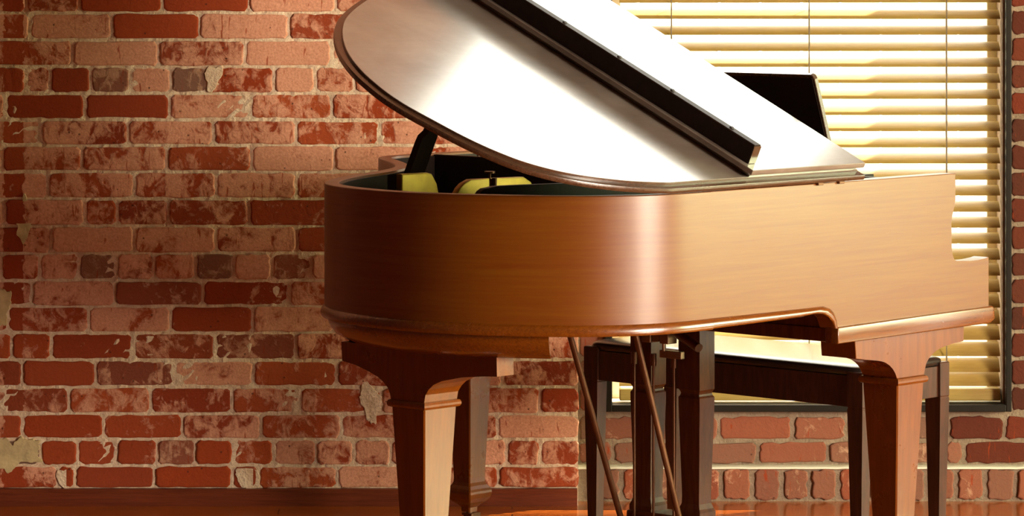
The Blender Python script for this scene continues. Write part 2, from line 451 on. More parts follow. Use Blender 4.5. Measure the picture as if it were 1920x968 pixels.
# mortar body behind the bricks, its front a slightly wavy sheet
bm = bmesh.new(); bm.from_mesh(wall.data); lay = bm.loops.layers.float_color['tint']
n0 = len(bm.faces)
def sheet(bm, x0, x1, z0, z1, y, dx, amp, mi):
    nx = max(1, int((x1 - x0) / dx)); nz = max(1, int((z1 - z0) / dx))
    g = [[bm.verts.new((x0 + (x1 - x0) * i / nx, y + amp * noise.noise(Vector((i * .7, k * .9, y))), z0 + (z1 - z0) * k / nz)) for i in range(nx + 1)] for k in range(nz + 1)]
    for k in range(nz):
        for i in range(nx):
            f = bm.faces.new((g[k][i], g[k][i + 1], g[k + 1][i + 1], g[k + 1][i])); f.material_index = mi
nf = len(bm.faces)
sheet(bm, -1.5, XC - .002, .0, 1.45, YW + .0030, .012, .0030, 1)
bm2 = len(bm.verts)
box(bm, LX, XC - .002, YW + .006, YB + .2, 0, HZ)
bm.faces.ensure_lookup_table()
for f in bm.faces[-6:]: f.material_index = 1
# cream plaster left in patches
def patch(bm, pts, y, mi):
    pts = [(hj(p[0]), px_z(p[1], YW)) for p in pts]
    cp = catmull([Vector((p[0], p[1])) for p in pts], 6, True)
    cx = sum(p.x for p in cp) / len(cp); cz = sum(p.y for p in cp) / len(cp)
    A = []; B = []; D = []
    for i, p in enumerate(cp):
        j = 1 + .34 * noise.noise(Vector((p.x * 70, p.y * 70, 3)))
        x, z = cx + (p.x - cx) * j, cz + (p.y - cz) * j
        A.append(bm.verts.new((x, y + .006, z))); B.append(bm.verts.new((cx + (x - cx) * .94, y - .003, cz + (z - cz) * .94)))
    n = len(cp)
    for i in range(n):
        j = (i + 1) % n; f = bm.faces.new((A[i], A[j], B[j], B[i])); f.material_index = mi
    f = bm.faces.new(B); f.material_index = mi
patch(bm, [(46, 364), (58, 385), (66, 405), (60, 425), (52, 440), (46, 462), (38, 448), (31, 430), (34, 395), (40, 372)], YW, 2)
patch(bm, [(-20, 825), (10, 822), (22, 832), (36, 820), (50, 824), (72, 826), (74, 845), (76, 862), (66, 868), (40, 868), (28, 878), (18, 890), (8, 880), (-20, 872)], YW, 2)
patch(bm, [(-20, 545), (4, 540), (20, 552), (22, 570), (12, 585), (14, 600), (8, 612), (-20, 615)], YW, 2)
patch(bm, [(686, 715), (700, 728), (716, 742), (712, 765), (706, 792), (696, 800), (688, 785), (680, 765), (674, 740)], YW + .0015, 1)
patch(bm, [(110, 884), (140, 880), (141, 912), (120, 914), (110, 905)], YW + .001, 1)
patch(bm, [(440, 880), (484, 882), (484, 915), (455, 916), (446, 900)], YW + .001, 1)
patch(bm, [(384, 128), (404, 126), (420, 124), (412, 150), (398, 172), (388, 160)], YW + .001, 1)
bm.to_mesh(wall.data); bm.free()

# the recessed wall round the window, with its course of upright bricks at the foot
bm = bmesh.new(); lay = bm.loops.layers.float_color.new('tint')
SOLZ = .094
zrow = [SOLZ + .004]
def bj(px): return px_x(px, YB)
rowA = [1112, 1200, 1348, 1486, 1587, 1680, 1779, 1884]
rowB = [1150, 1230, 1421, 1553, 1650, 1772, 1808, 1950]
zA0, zA1, zB0, zB1 = px_z(824, YB), px_z(782, YB), px_z(868, YB), px_z(830, YB)
GB = .008
def tintb():
    return (random.uniform(.22, .46), random.uniform(.55, 1.05), random.random())
def rowbricks(z0, z1, js, fine):
    for a, b in zip(js[:-1], js[1:]):
        if b - a < .02: continue
        brick(bm, lay, a + GB / 2 + .002, b - GB / 2 - .002, z0 + .001, z1 - .001, YB, fine, tintb() if b < 1.3 else (-random.uniform(.45, .85), .1, random.choice([0.0, .1, 1.0])), .03, 1.6)  # bricks at the right end: shade there is put into a dark tint
jB = [bj(p) for p in rowB]; jA = [bj(p) for p in rowA]
def extend(js, x0, x1, p):
    js = sorted(js)
    while js[0] - p > x0: js.insert(0, js[0] - p)
    js.insert(0, x0)
    while js[-1] + p < x1: js.append(js[-1] + p)
    js.append(x1); return js
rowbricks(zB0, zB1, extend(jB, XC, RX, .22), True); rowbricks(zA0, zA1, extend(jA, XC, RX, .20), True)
z = zA1 + .009; r = 0
while z < HZ - .06:
    h = .064
    if z + h * .5 < WZ0:
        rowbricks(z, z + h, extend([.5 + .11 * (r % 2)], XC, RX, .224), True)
    elif z < WZ1:
        if z < WZ0: z = WZ0
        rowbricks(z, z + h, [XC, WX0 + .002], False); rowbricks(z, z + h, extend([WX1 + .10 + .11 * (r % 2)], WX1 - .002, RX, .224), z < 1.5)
    else:
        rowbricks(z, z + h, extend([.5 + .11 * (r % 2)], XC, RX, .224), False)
    z += .074; r += 1
# upright bricks
js = [1105, 1165, 1215, 1262, 1300, 1353, 1411, 1466, 1519, 1572, 1628, 1683, 1738, 1793, 1848, 1905]
js = [px_x(p, YB - .03) for p in js]
while js[-1] + .08 < RX: js.append(js[-1] + .08)
for a, b in zip(js[:-1], js[1:]):
    t = (random.uniform(.28, .46), random.uniform(.4, .9), random.random())
    brick(bm, lay, a + .008, b - .008, .006, SOLZ - .006, YB - .030, True, t, .03, 2.0)
rw = link('wall_recess', bm, [BRICK, MORTARG, MORTAR, WHITEP], kind='structure')
bm = bmesh.new(); bm.from_mesh(rw.data)
def mbox(*a, mi=1, bev=0):
    n = len(bm.faces); box(bm, *a, bev=bev); bm.faces.ensure_lookup_table()
    for f in bm.faces[n:]: f.material_index = mi
mbox(XC - .01, RX, YB - .024, YB + .3, 0, SOLZ)
sheet(bm, XC, 1.7, SOLZ - .004, SOLZ + .0, YB - .026, .01, .002, 2)
# ledge capping the upright bricks; light caught on top is painted in as cream
n = len(bm.faces)
nx = 60; prev = None
for i in range(nx + 1):
    x = XC + (1.75 - XC) * i / nx; a = .0022 * noise.noise(Vector((i * .8, 3, 0)))
    ring_ = [bm.verts.new((x, YB + .01, SOLZ + .003)), bm.verts.new((x, YB - .022, SOLZ + .0035 + a)), bm.verts.new((x, YB - .032, SOLZ + .001 + a)), bm.verts.new((x, YB - .034, SOLZ - .004 + a * 1.4)), bm.verts.new((x, YB - .026, SOLZ - .007))]
    if prev:
        for q in range(4):
            f = bm.faces.new((prev[q], prev[q + 1], ring_[q + 1], ring_[q])); f.material_index = 3
    prev = ring_
mbox(XC - .01, WX0 + .02, YB + .004, YB + .3, SOLZ, HZ); mbox(WX1 - .02, RX, YB + .004, YB + .3, SOLZ, HZ)
mbox(WX0 + .02, WX1 - .02, YB + .004, YB + .3, SOLZ, WZ0 + .01); mbox(WX0 + .02, WX1 - .02, YB + .004, YB + .3, WZ1 - .02, HZ)
bm.to_mesh(rw.data); bm.free()

bm = bmesh.new(); prism(bm, [(YW - .018, 0), (YW - .018, .034), (YW - .012, .046), (YW + .01, .048), (YW + .01, 0)], 'x', LX, XC - .004)
link('baseboard_back', bm, BASEW, kind='structure')

# ------------------------------------------------------------------ window and blind
def frame(bm, x0, x1, z0, z1, wl, wr, wb, wt, y0, y1, bev=.002):
    box(bm, x0, x0 + wl, y0, y1, z0, z1, bev); box(bm, x1 - wr, x1, y0, y1, z0, z1, bev)
    box(bm, x0 + wl, x1 - wr, y0, y1, z0, z0 + wb, bev); box(bm, x0 + wl, x1 - wr, y0, y1, z1 - wt, z1, bev)
bm = bmesh.new(); frame(bm, WX0, WX1, WZ0, WZ1, .019, .015, .019, .02, YB - .030, YB + .03)
win = link('window_1', bm, BLACK, kind='structure')
JX0, JX1, JZ0, JZ1 = WX0 + .012, WX1 - .012, WZ0 + .012, WZ1 - .012
bm = bmesh.new(); frame(bm, JX0 - .008, JX1 + .008, JZ0 - .008, JZ1 + .008, .0095, .0095, .0145, .01, YB + .0301, YB + .20, 0)
link('window_jamb', bm, WHITEP, win)
bm = bmesh.new(); frame(bm, JX0, JX1, JZ0 + .006, JZ1, .035, .035, .03, .04, YB + .13, YB + .17, .003)
box(bm, JX0, JX1, YB + .13, YB + .165, 1.44, 1.48, .003)
link('sash', bm, WHITEP, win)
bm = bmesh.new(); box(bm, JX0 + .02, JX1 - .02, YB + .148, YB + .152, JZ0 + .02, JZ1 - .02); link('pane', bm, GLASS, win)

BX0, BX1 = .296, 1.347
blind = empty('window_blind', ((BX0 + BX1) / 2, YB + .035, JZ0))
tag(blind, 'honey coloured wooden venetian blind hanging in the window behind the piano', 'blind')
PY = .04425; SD = .050
def local(o): o.matrix_parent_inverse = blind.matrix_world.inverted(); return o
BL = Vector((-(BX0 + BX1) / 2, -(YB + .035), -JZ0))
YC = YB + .045
slat_me = {}
ztop = JZ1 - .07
k = 24; proto = None
while True:
    yb = 5 + 30.15 * k
    dnear = YC - .02
    zr_ = EYE - (yb + 79.4) * dnear / FOC
    if k == 24: zr_ += .006
    if zr_ > ztop: break
    rise = .0250 if yb < 100 else (.0250 + (yb - 100) / 360 * .0025 if yb < 460 else min(.0275 + (yb - 460) / 150 * .0085, .036))
    if k < 1: rise = .0245
    dep = math.sqrt(SD ** 2 - rise ** 2)
    bm = bmesh.new()
    n = 8; top = []; bot = []
    jit = random.uniform(-.0006, .0006)
    for i in range(n + 1):
        t = i / n; sag = .0022 * (1 - (2 * t - 1) ** 2)
        y = -dep / 2 + dep * t - sag * rise / SD; zz = rise * t + sag * dep / SD
        th = .0014 * (1 - abs(2 * t - 1) ** 6)
        ny, nz = -rise / SD, dep / SD
        top.append((y + ny * th, zz + nz * th)); bot.append((y - ny * th, zz - nz * th))
    pts = top + list(reversed(bot[1:-1]))
    prism(bm, pts, 'x', BX0 - (BX0 + BX1) / 2, BX1 - (BX0 + BX1) / 2)
    o = link('slat', bm, SLAT, blind, smooth=True, auto=50)
    o.location = (0, YC - (YB + .035), zr_ + jit - JZ0); o.rotation_euler = (0, R(random.uniform(-.05, .05)), 0)
    k -= 1
zlow = EYE - (5 + 30.15 * 24 + 79.4) * YC / FOC
bm = bmesh.new(); box(bm, BX0 - (BX0 + BX1) / 2, BX1 - (BX0 + BX1) / 2, -.016, .030, .012, .012 + .034, .004)
link('bottom_rail', bm, SLAT, blind)
bm = bmesh.new(); box(bm, BX0 - (BX0 + BX1) / 2 - .008, BX1 - (BX0 + BX1) / 2 + .008, -.03, .045, JZ1 - .07 - JZ0, JZ1 - .004 - JZ0, .004)
link('head_rail', bm, SLAT, blind)
for xx in (.440, .820, 1.199):
    bm = bmesh.new(); hx = xx - (BX0 + BX1) / 2
    for dx, dy in ((0.0, -.0185), (.003, .030), (-.0018, -.019)):
        z0 = .05; pts = []
        while z0 < ztop - JZ0 + .01:
            pts.append((hx + dx + random.uniform(-.0004, .0004), dy, z0)); z0 += .022
        polytube(bm, pts, .0010, 6)
    link('ladder_cord', bm, CORD, blind, smooth=True)

# outside: pale ground and a board fence glimpsed between the slats
GROUND = simple('pale_gravel', (.62, .60, .48), .95, 0, .2, (8, .3), .2)
FENCE = simple('pale_boards', (.74, .76, .60), .8, 0, .3, (8, .1), .12)
bm = bmesh.new(); box(bm, -30, 40, YB + .36, 60, -.25, -.15); link('ground_outside', bm, GROUND, kind='structure')
bm = bmesh.new(); x = -4.0
while x < 8:
    w = random.uniform(.125, .145); box(bm, x, x + w, 13.0 + random.uniform(-.006, .006), 13.03, -.2, 2.1); x += w + .012
box(bm, -4, 8, 13.035, 13.075, .3, .4); box(bm, -4, 8, 13.035, 13.075, 1.5, 1.6)
fe = link('board_fence', bm, FENCE); fe.location = (0, 0, 0)
tag(fe, 'pale upright board fence outside, seen in slivers through the blind', 'fence')

# ------------------------------------------------------------------ the grand piano (X toward the keyboard, Y bass to treble)
TH = R(47)
piano = empty('grand_piano', (1.047, 8.526, 0), TH)
tag(piano, 'brown mahogany baby grand piano, lid half open, standing by the brick wall', 'piano')
ZR = .983
OUT = [(-.90, 0), (-.98, .001), (-1.05, .012), (-1.12, .040), (-1.20, .094), (-1.27, .180), (-1.33, .290), (-1.365, .400), (-1.376, .500), (-1.366, .600),
       (-1.340, .700), (-1.292, .800), (-1.215, .880), (-1.10, .958), (-1.00, 1.010), (-.90, 1.052), (-.80, 1.103), (-.72, 1.155), (-.656, 1.214),
       (-.59, 1.290), (-.53, 1.372), (-.475, 1.450), (-.415, 1.508), (-.33, 1.534), (-.20, 1.540), (-.06, 1.540)]
path = relax(catmull([Vector(p) for p in OUT], 8), 6)
# clean straight start
path = [Vector((-.90, 0))] + [p for p in path if p.x < -.901 or p.y > .5]
nrm = normals2d(path)      # pointing ... decide outward below
if nrm[len(nrm) // 2].x > 0: nrm = [-n for n in nrm]
nrm[0] = Vector((0, -1)); nrm[1] = Vector((0, -1))
for p in path[:6]: p.y = max(p.y, 0) if p.x < -.93 else 0.0
T = .034
def off(i, d): return path[i] + nrm[i] * d
def sweep(bm, prof, i0=0, i1=None, cap=True):
    """prof: closed list of (outward, z)"""
    i1 = len(path) if i1 is None else i1
    rings = [[(off(i, d).x, off(i, d).y, z) for d, z in prof] for i in range(i0, i1)]
    loft(bm, rings, cap)
ZB = .683
rb = .003
bm = bmesh.new()
prof = [(0, ZB), (0, ZB + .002), (0, ZR - rb - .001), (0, ZR - rb), (-rb * .3, ZR - rb * .3), (-rb, ZR), (-rb - .001, ZR), (-T + rb + .001, ZR), (-T + rb, ZR), (-T + rb * .3, ZR - rb * .3), (-T, ZR - rb), (-T, ZB)]
sweep(bm, prof)
link('case_rim', bm, WOOD, piano, smooth=True, auto=40)
# straight bass side with the stepped cheek
side = [(-.90, ZB), (-.588, .686), (-.522, .692), (-.490, .688), (-.470, .676), (-.462, .655), (-.458, .650), (.136, .650), (.136, .777), (.120, .7745), (.090, .7725), (.060, .7725), (.030, .7745), (.006, .774),
        (-.004, .778), (-.012, .792), (-.015, .808), (-.015, .870), (-.013, .885), (-.003, .905), (.002, .920), (.002, ZR), (-.90, ZR)]
def cheek(y0, y1, name):
    bm = bmesh.new()
    prism(bm, side, 'y', y0, y1, .0016, 2, skip=-.90)
    return link(name, bm, WOOD, piano)
cheek(0, .045, 'bass_side')
bm = bmesh.new(); s2 = [p for p in side if p[0] > -.06]; s2 = [(-.06, .650)] + s2 + [(-.06, ZR)]
prism(bm, s2, 'y', 1.495, 1.540, .0016); link('treble_cheek', bm, WOOD, piano)
# black lining inside the rim
bm = bmesh.new(); sweep(bm, [(-T - .0005, ZB + .02), (-T - .0005, ZR - .006), (-T - .006, ZR - .006), (-T - .006, ZB + .02)])
box(bm, -.90, -.24, .0455, .052, ZB + .02, ZR - .006)
link('rim_lining', bm, DARKW, piano, smooth=True, auto=40)
# lip moulding round the foot of the rim
lip = [(.0002, .684), (.006, .682), (.0085, .686), (.009, .692), (.007, .699), (.003, .7045), (.0002, .706)]
bm = bmesh.new(); sweep(bm, [(d, z) for d, z in lip])
low = [(-.90, .684), (-.75, .6855), (-.60, .687), (-.545, .690), (-.515, .6885), (-.492, .680), (-.476, .667), (-.468, .652)]
upp = [(-.455, .652), (-.459, .674), (-.466, .687), (-.480, .698), (-.505, .7045), (-.60, .7045), (-.75, .705), (-.90, .706)]
vA = []; 
pl = low + upp
n = len(low)
rings = []
for i in range(n):
    a = Vector(low[i]); b = Vector(upp[n - 1 - i])
    rg = []
    for d, z in lip:
        t = (z - .682) / .024
        p = a.lerp(b, t); rg.append((p.x, -d, p.y))
    rings.append(rg)
loft(bm, rings)
link('base_molding', bm, WOODE, piano, smooth=True, auto=60)
# key bed with its sloping strip along the bass side
bm = bmesh.new(); prism(bm, [(-.46, .616), (-.46, .654), (.140, .6605), (.147, .657), (.150, .632), (.146, .626), (.130, .620)], 'y', -.009, .030, .0035, 3)
link('arm_molding', bm, WOODE, piano, smooth=True, auto=50)
bm = bmesh.new(); box(bm, -.456, .125, .030, 1.535, .618, .650, .002)
box(bm, -.452, -.42, .050, 1.48, .650, .80)
link('keybed', bm, LYREW, piano)
bm = bmesh.new(); prism(bm, [(-.46, .616), (.130, .620), (.150, .632), (.147, .657), (-.46, .654)], 'y', 1.515, 1.549, .0035, 3)
link('arm_molding', bm, WOODE, piano, smooth=True, auto=50)
# soundboard closing the body underneath
bm = bmesh.new(); pl2 = [off(i, -T - .002) for i in range(0, len(path), 3)]
poly = [(-.46, .05)] + [(p.x, p.y) for p in pl2 if p.x < -.45] + [(-.46, 1.46)]
prism(bm, poly, 'z', .74, .75); link('soundboard', bm, DARKW, piano)
# keyboard
bm = bmesh.new()
prevv = None
nk = 52; y0k, y1k = .145, 1.395
for i in range(nk):
    a = y0k + (y1k - y0k) * i / nk; b = y0k + (y1k - y0k) * (i + 1) / nk
    box(bm, -.03, .115, a, b - .0012, .700, .722)
o = link('white_keys', bm, IVORY, piano); o['kind'] = 'stuff'
bm = bmesh.new()
for i in range(nk - 1):
    if i % 7 in (0, 2, 3, 5, 6):
        a = y0k + (y1k - y0k) * (i + 1) / nk; box(bm, -.03, .065, a - .006, a + .006, .722, .734, .002, 1)
o = link('black_keys', bm, BLACK, piano); o['kind'] = 'stuff'
for ya, yb_ in ((.046, .144), (1.396, 1.494)):
    bm = bmesh.new(); box(bm, -.03, .122, ya, yb_, .652, .742, .004); link('key_block', bm, WOODE, piano)
bm = bmesh.new(); box(bm, .118, .134, .046, 1.494, .652, .712, .003); link('key_slip', bm, WOODE, piano)
bm = bmesh.new(); box(bm, -.05, -.032, .046, 1.494, .652, .93, .004); link('fallboard', bm, WOODE, piano)
# dark board across the front of the strings, and the music desk on it
bm = bmesh.new(); box(bm, -.222, -.205, .046, 1.504, .80, .981, .002); link('pin_block_board', bm, DARKW, piano)
bm = bmesh.new(); box(bm, -.2049, -.052, .20, 1.32, .962, .976, .002); link('desk_shelf', bm, DARKW, piano)
bm = bmesh.new()
dsk = [(.252, .9765), (.242, 1.205), (.245, 1.213), (.252, 1.216), (1.24, 1.216), (1.247, 1.205), (1.237, .9765)]
lo, hi = -.145, -.232
v0 = []; v1 = []
for y, z in dsk:
    x = lo + (hi - lo) * (z - 1.0) / .216
    v0.append(bm.verts.new((x, y, z))); v1.append(bm.verts.new((x + .013, y, z + .004)))
f0 = bm.faces.new(v0); f1 = bm.faces.new(list(reversed(v1)))
for i in range(len(dsk)):
    j = (i + 1) % len(dsk); bm.faces.new((v0[i], v1[i], v1[j], v0[j]))
bmesh.ops.bevel(bm, geom=list(set(list(f0.edges) + list(f1.edges))), offset=.0015, segments=1, affect='EDGES')
link('music_desk', bm, WOODR, piano)
bm = bmesh.new(); v0 = []
for y, z in [(.256, .985), (.248, 1.208), (1.241, 1.208), (1.233, .985)]:
    x = lo + (hi - lo) * (z - 1.0) / .216
    v0.append(((x - .0006, y, z), (x - .0022, y, z)))
loft(bm, [[a for a, b in v0], [b for a, b in v0]]); link('desk_back', bm, DARKW, piano)

# gold iron frame
bm = bmesh.new()
prism(bm, [(-.95, .80), (-.925, .945), (-.915, .958), (-.900, .969), (-.877, .977), (-.796, .976), (-.697, .975), (-.672, .962), (-.655, .93), (-.60, .87), (-.60, .80)], 'y', .742, .762, .003, 2)
fr = link('iron_frame', bm, GOLD, piano, smooth=True, auto=40)
bm = bmesh.new(); prism(bm, [(-.855, .82), (-.855, .978), (-.768, .978), (-.752, .974), (-.735, .95), (-.70, .82)], 'y', .992, 1.012, .003, 2)
link('frame_strut', bm, GOLD, piano)
bm = bmesh.new(); box(bm, -.95, -.24, .10, 1.00, .795, .80)
link('frame_plate', bm, GOLD, piano)
bm = bmesh.new(); prism(bm, [(-1.14, .80), (-1.118, .960), (-1.106, .972), (-1.095, .977), (-1.06, .9805), (-.999, .980), (-.60, .972), (-.24, .968), (-.24, .80)], 'y', .490, .510, .003)
link('damper_rail', bm, DARKW, piano)
bm = bmesh.new()
cx, cz = -.805, .976
tube(bm, (cx, .737, cz - .028), (cx, .737, cz + .002), .006); tube(bm, (cx, .752, cz), (cx, .752, cz + .012), .003); tube(bm, (cx, .752, cz + .012), (cx, .752, cz + .0165), .0125, .0125, 18)
link('frame_bolt', bm, BRONZE, piano, smooth=True, auto=40)

# block under the tail
def tailring(inset, z):
    pts = []
    for i in range(len(path)):
        p = path[i]
        if p.x < -1.14 and (.152 < p.y < .885):
            q = off(i, -inset); pts.append((q.x, q.y, z))
    pts = pts[::2]
    y0, y1 = pts[0], pts[-1]
    pts += [(-1.03, .78, z), (-1.03, .36, z)]
    return pts
bm = bmesh.new(); loft(bm, [tailring(a, z) for a, z in ((.010, .6835), (.008, .678), (.009, .668), (.014, .658), (.022, .650), (.026, .644), (.040, .636), (.052, .629))])
link('tail_block', bm, WOODE, piano, smooth=True, auto=50)

def leg_mesh(cx, cy, s=1.0, top=.50):
    bm = bmesh.new()
    def sq(h, z, b=.0025):
        pts = []
        for sx, sy in ((-1, -1), (1, -1), (1, 1), (-1, 1)):
            if sx * sy > 0: pts += [(cx + sx * h, cy + sy * (h - b)), (cx + sx * (h - b), cy + sy * h)] if sx < 0 and False else [(cx + sx * h, cy + sy * (h - b)), (cx + sx * (h - b), cy + sy * h)]
            else: pts += [(cx + sx * (h - b), cy + sy * h), (cx + sx * h, cy + sy * (h - b))]
        return [(x, y, z) for x, y in pts]
    H = [(.500, .0515), (.19, .0365), (.150, .0345), (.138, .0350), (.130, .039), (.122, .0465), (.116, .0495), (.110, .0500), (.098, .047), (.088, .039), (.080, .028), (.072, .019), (.060, .018)]
    rings = []
    for z, h in H:
        hh = h * s
        pts = []
        b = .003
        for (sx, sy) in ((-1, -1), (1, -1), (1, 1), (-1, 1)):
            A = (cx + sx * hh, cy + sy * (hh - b)); B = (cx + sx * (hh - b), cy + sy * hh)
            pts += ([A, B] if sx * sy > 0 else [B, A])
        rings.append([(x, y, z) for x, y in pts])
    loft(bm, rings)
    return bm
def collar_mesh(cx, cy, h):
    bm = bmesh.new(); rings = []
    for z, e in ((.496, .001), (.4975, .0050), (.502, .0072), (.507, .0072), (.5115, .0050), (.513, .001)):
        rings.append([(cx - h - e, cy - h - e, z), (cx + h + e, cy - h - e, z), (cx + h + e, cy + h + e, z), (cx - h - e, cy + h + e, z)])
    loft(bm, rings); return bm
def caster_mesh(cx, cy):
    bm = bmesh.new(); tube(bm, (cx, cy, .075), (cx, cy, .045), .008); 
    tube(bm, (cx + .010, cy - .012, .0245), (cx + .010, cy + .012, .0245), .0245, .0245, 20)
    box(bm, cx - .004, cx + .024, cy - .017, cy - .0125, .02, .055); box(bm, cx - .004, cx + .024, cy + .0125, cy + .017, .02, .055); box(bm, cx - .010, cx + .024, cy - .017, cy + .017, .05, .056)
    return bm
# tail leg: bracket spreads across the tail
tc = (-1.2225, .5585)
lg = link('leg', leg_mesh(*tc), WOODV, piano)
brk = [(.288, .629), (.287, .588), (.33, .585), (.392, .578), (.453, .565), (.478, .555), (.493, .543), (.503, .530), (.507, .512), (.610, .512), (.613, .524), (.620, .537), (.634, .549), (.652, .559), (.684, .570), (.723, .580), (.765, .586), (.768, .629)]
bm = bmesh.new(); prism(bm, [(.288, .629), (.287, .588), (.33, .585), (.392, .578), (.392, .629)], 'x', -1.275, -1.222); prism(bm, [(.684, .570), (.723, .580), (.765, .586), (.768, .629), (.684, .629)], 'x', -1.275, -1.222)
nk_ = [(.392, .629), (.392, .578), (.453, .565), (.478, .555), (.493, .543), (.503, .530), (.507, .512), (.610, .512), (.613, .524), (.620, .537), (.634, .549), (.652, .559), (.684, .570), (.684, .629)]
prism(bm, nk_, 'x', -1.275, -1.171)
link('bracket', bm, WOODV, lg); link('collar', collar_mesh(*tc, .0515), WOODV, lg); link('caster', caster_mesh(*tc), BRONZE, lg, smooth=True, auto=40)
# bass leg: bracket runs along the side
bc = (-.1475, .071)
lg = link('leg', leg_mesh(*bc), WOODV, piano)
def bass_br(dx=0):
    return [(-.361, .616), (-.356, .572), (-.32, .567), (-.287, .563), (-.262, .559), (-.244, .554), (-.228, .547), (-.216, .538), (-.207, .528), (-.200, .513), (-.095, .513), (-.093, .527), (-.088, .540), (-.078, .551), (-.064, .560), (-.045, .567), (-.020, .573), (.018, .578), (.062, .580), (.064, .618)]
bm = bmesh.new(); prism(bm, bass_br(), 'y', .020, .121, .0012, 1)
link('bracket', bm, WOODV, lg); link('collar', collar_mesh(*bc, .0515), WOODV, lg); link('caster', caster_mesh(*bc), BRONZE, lg, smooth=True, auto=40)
# treble leg
tcx, tcy = -.196, 1.40
lg = link('leg', leg_mesh(tcx, tcy, .86), WOODV, piano)
bm = bmesh.new(); prism(bm, [(x - .0485, z) for x, z in bass_br()], 'y', tcy - .0505, tcy + .0505, .0012, 1)
link('bracket', bm, WOODV, lg); link('collar', collar_mesh(tcx, tcy, .045), WOODV, lg); link('caster', caster_mesh(tcx, tcy), BRONZE, lg, smooth=True, auto=40)

# pedal lyre
bm = bmesh.new(); box(bm, -.175, -.09, .60, .93, .585, .612, .003)
lyre = link('pedal_lyre', bm, LYREW, piano)
bm = bmesh.new(); box(bm, -.182, -.098, .655, .875, .06, .118, .006); link('pedal_box', bm, LYREW, lyre)
for y0 in (.645, .802):
    bm = bmesh.new(); y1 = y0 + .068; cxx, cyy = -.141, y0 + .034
    rings = []
    for z, h in ((.592, 1.0), (.431, 1.0), (.4255, .90), (.4205, .86), (.4155, .90), (.411, 1.0), (.395, 1.0), (.17, .80), (.150, .82), (.138, .95), (.130, 1.06), (.112, 1.06)):
        a, b = .0285 * h, .034 * h
        rings.append([(cxx - a, cyy - b, z), (cxx + a, cyy - b, z), (cxx + a, cyy + b, z), (cxx - a, cyy + b, z)])
    loft(bm, rings); link('lyre_post', bm, LYREW, lyre)
for yy in (.706, .772, .835):
    bm = bmesh.new(); tube(bm, (-.195, yy, .10), (-.195, yy, .50), .0035); tube(bm, (-.195, yy, .485), (-.195, yy, .515), .0075)
    link('pedal_rod', bm, BRONZE, lyre, smooth=True, auto=40)
for a, b in (((-.185, .880, .075), (-.448, .846, .640)), ((-.195, .675, .075), (-.402, .668, .640))):
    bm = bmesh.new(); tube(bm, a, b, .0078); link('brace_rod', bm, BRONZE, lyre, smooth=True, auto=40)
for yy in (.706, .765, .825):
    bm = bmesh.new(); tube(bm, (-.13, yy, .062), (.02, yy, .055), .006); box(bm, .0, .075, yy - .014, yy + .014, .046, .056, .004)
    link('pedal', bm, BRASS, lyre, smooth=True, auto=50)
# trapwork under the key bed
bm = bmesh.new(); box(bm, -.225, -.19, .700, .727, .545, .60, .002); box(bm, -.225, -.19, .757, .785, .545, .60, .002); box(bm, -.222, -.20, .731, .753, .549, .59, .001)
tp = link('trap_bracket', bm, STEEL, piano)
bm = bmesh.new(); box(bm, -.205, -.19, .675, .745, .508, .527, .002); tube(bm, (-.215, .722, .527), (-.215, .722, .55), .004); tube(bm, (-.2065, .69, .517), (-.204, .69, .517), .004)
link('clamp_bar', bm, STEEL, tp)
bm = bmesh.new(); tube(bm, (-.20, .72, .585), (-.235, .592, .545), .013, .011, 16); link('trap_dowel', bm, LYREW, tp, smooth=True, auto=40)

# ---------------------------------------------- lid, folded front flap
AL = R(24.5)
LZ0 = .995
def lid_frame(off_n):
    """matrix taking (X, w, h) on the lid to piano space; h along the lid's normal"""
    ca, sa = math.cos(AL), math.sin(AL)
    return Matrix(((1, 0, 0, 0), (0, ca, -sa, -.012), (0, sa, ca, LZ0), (0, 0, 0, 1)))
LM = lid_frame(0)
LO = [(-1.04, 0.0), (-1.131, .014), (-1.20, .032), (-1.263, .054), (-1.314, .079), (-1.355, .108), (-1.390, .142), (-1.418, .186), (-1.440, .234), (-1.457, .288), (-1.470, .346), (-1.481, .395),
      (-1.487, .439), (-1.487, .492), (-1.480, .540), (-1.470, .589), (-1.446, .654), (-1.407, .724), (-1.352, .795), (-1.290, .856), (-1.226, .902), (-1.16, .942), (-1.08, .985), (-1.00, 1.022), (-.90, 1.066),
      (-.80, 1.118), (-.72, 1.172), (-.66, 1.228), (-.60, 1.30), (-.54, 1.385), (-.485, 1.465), (-.43, 1.525), (-.37, 1.555)]
lp = relax(catmull([Vector(p) for p in LO], 5), 4)
lpoly = [Vector((-.363, 0.0)), Vector((-.70, 0.0))] + lp + [Vector((-.345, 1.56))]
def inset(poly, d):
    out = []
    n = len(poly)
    for i in range(n):
        a = (poly[i] - poly[i - 1]); b = (poly[(i + 1) % n] - poly[i])
        a = a.normalized() if a.length > 1e-6 else b.normalized(); b = b.normalized() if b.length > 1e-6 else a
        na = Vector((-a.y, a.x)); nb = Vector((-b.y, b.x)); nn = (na + nb)
        nn = nn / max(nn.length, 1e-4); c = max(nn.dot(na), .4)
        out.append(poly[i] + nn * d / c)
    return out
area2 = sum(lpoly[i - 1].x * lpoly[i].y - lpoly[i].x * lpoly[i - 1].y for i in range(len(lpoly)))
sgn = 1 if area2 > 0 else -1
def lring(d, h): return [LM @ Vector((p.x, p.y, h)) for p in inset(lpoly, sgn * d)]
bm = bmesh.new()
loft(bm, [lring(.006, -.0125), lring(.001, -.0115), lring(0, -.009), lring(0, -.002), lring(.001, .0)], cap=False)
vr = loft(bm, [lring(.001, .0), lring(.012, .0018), lring(.0155, .0022), lring(.0158, .0072)], cap=False)
bm.verts.ensure_lookup_table()
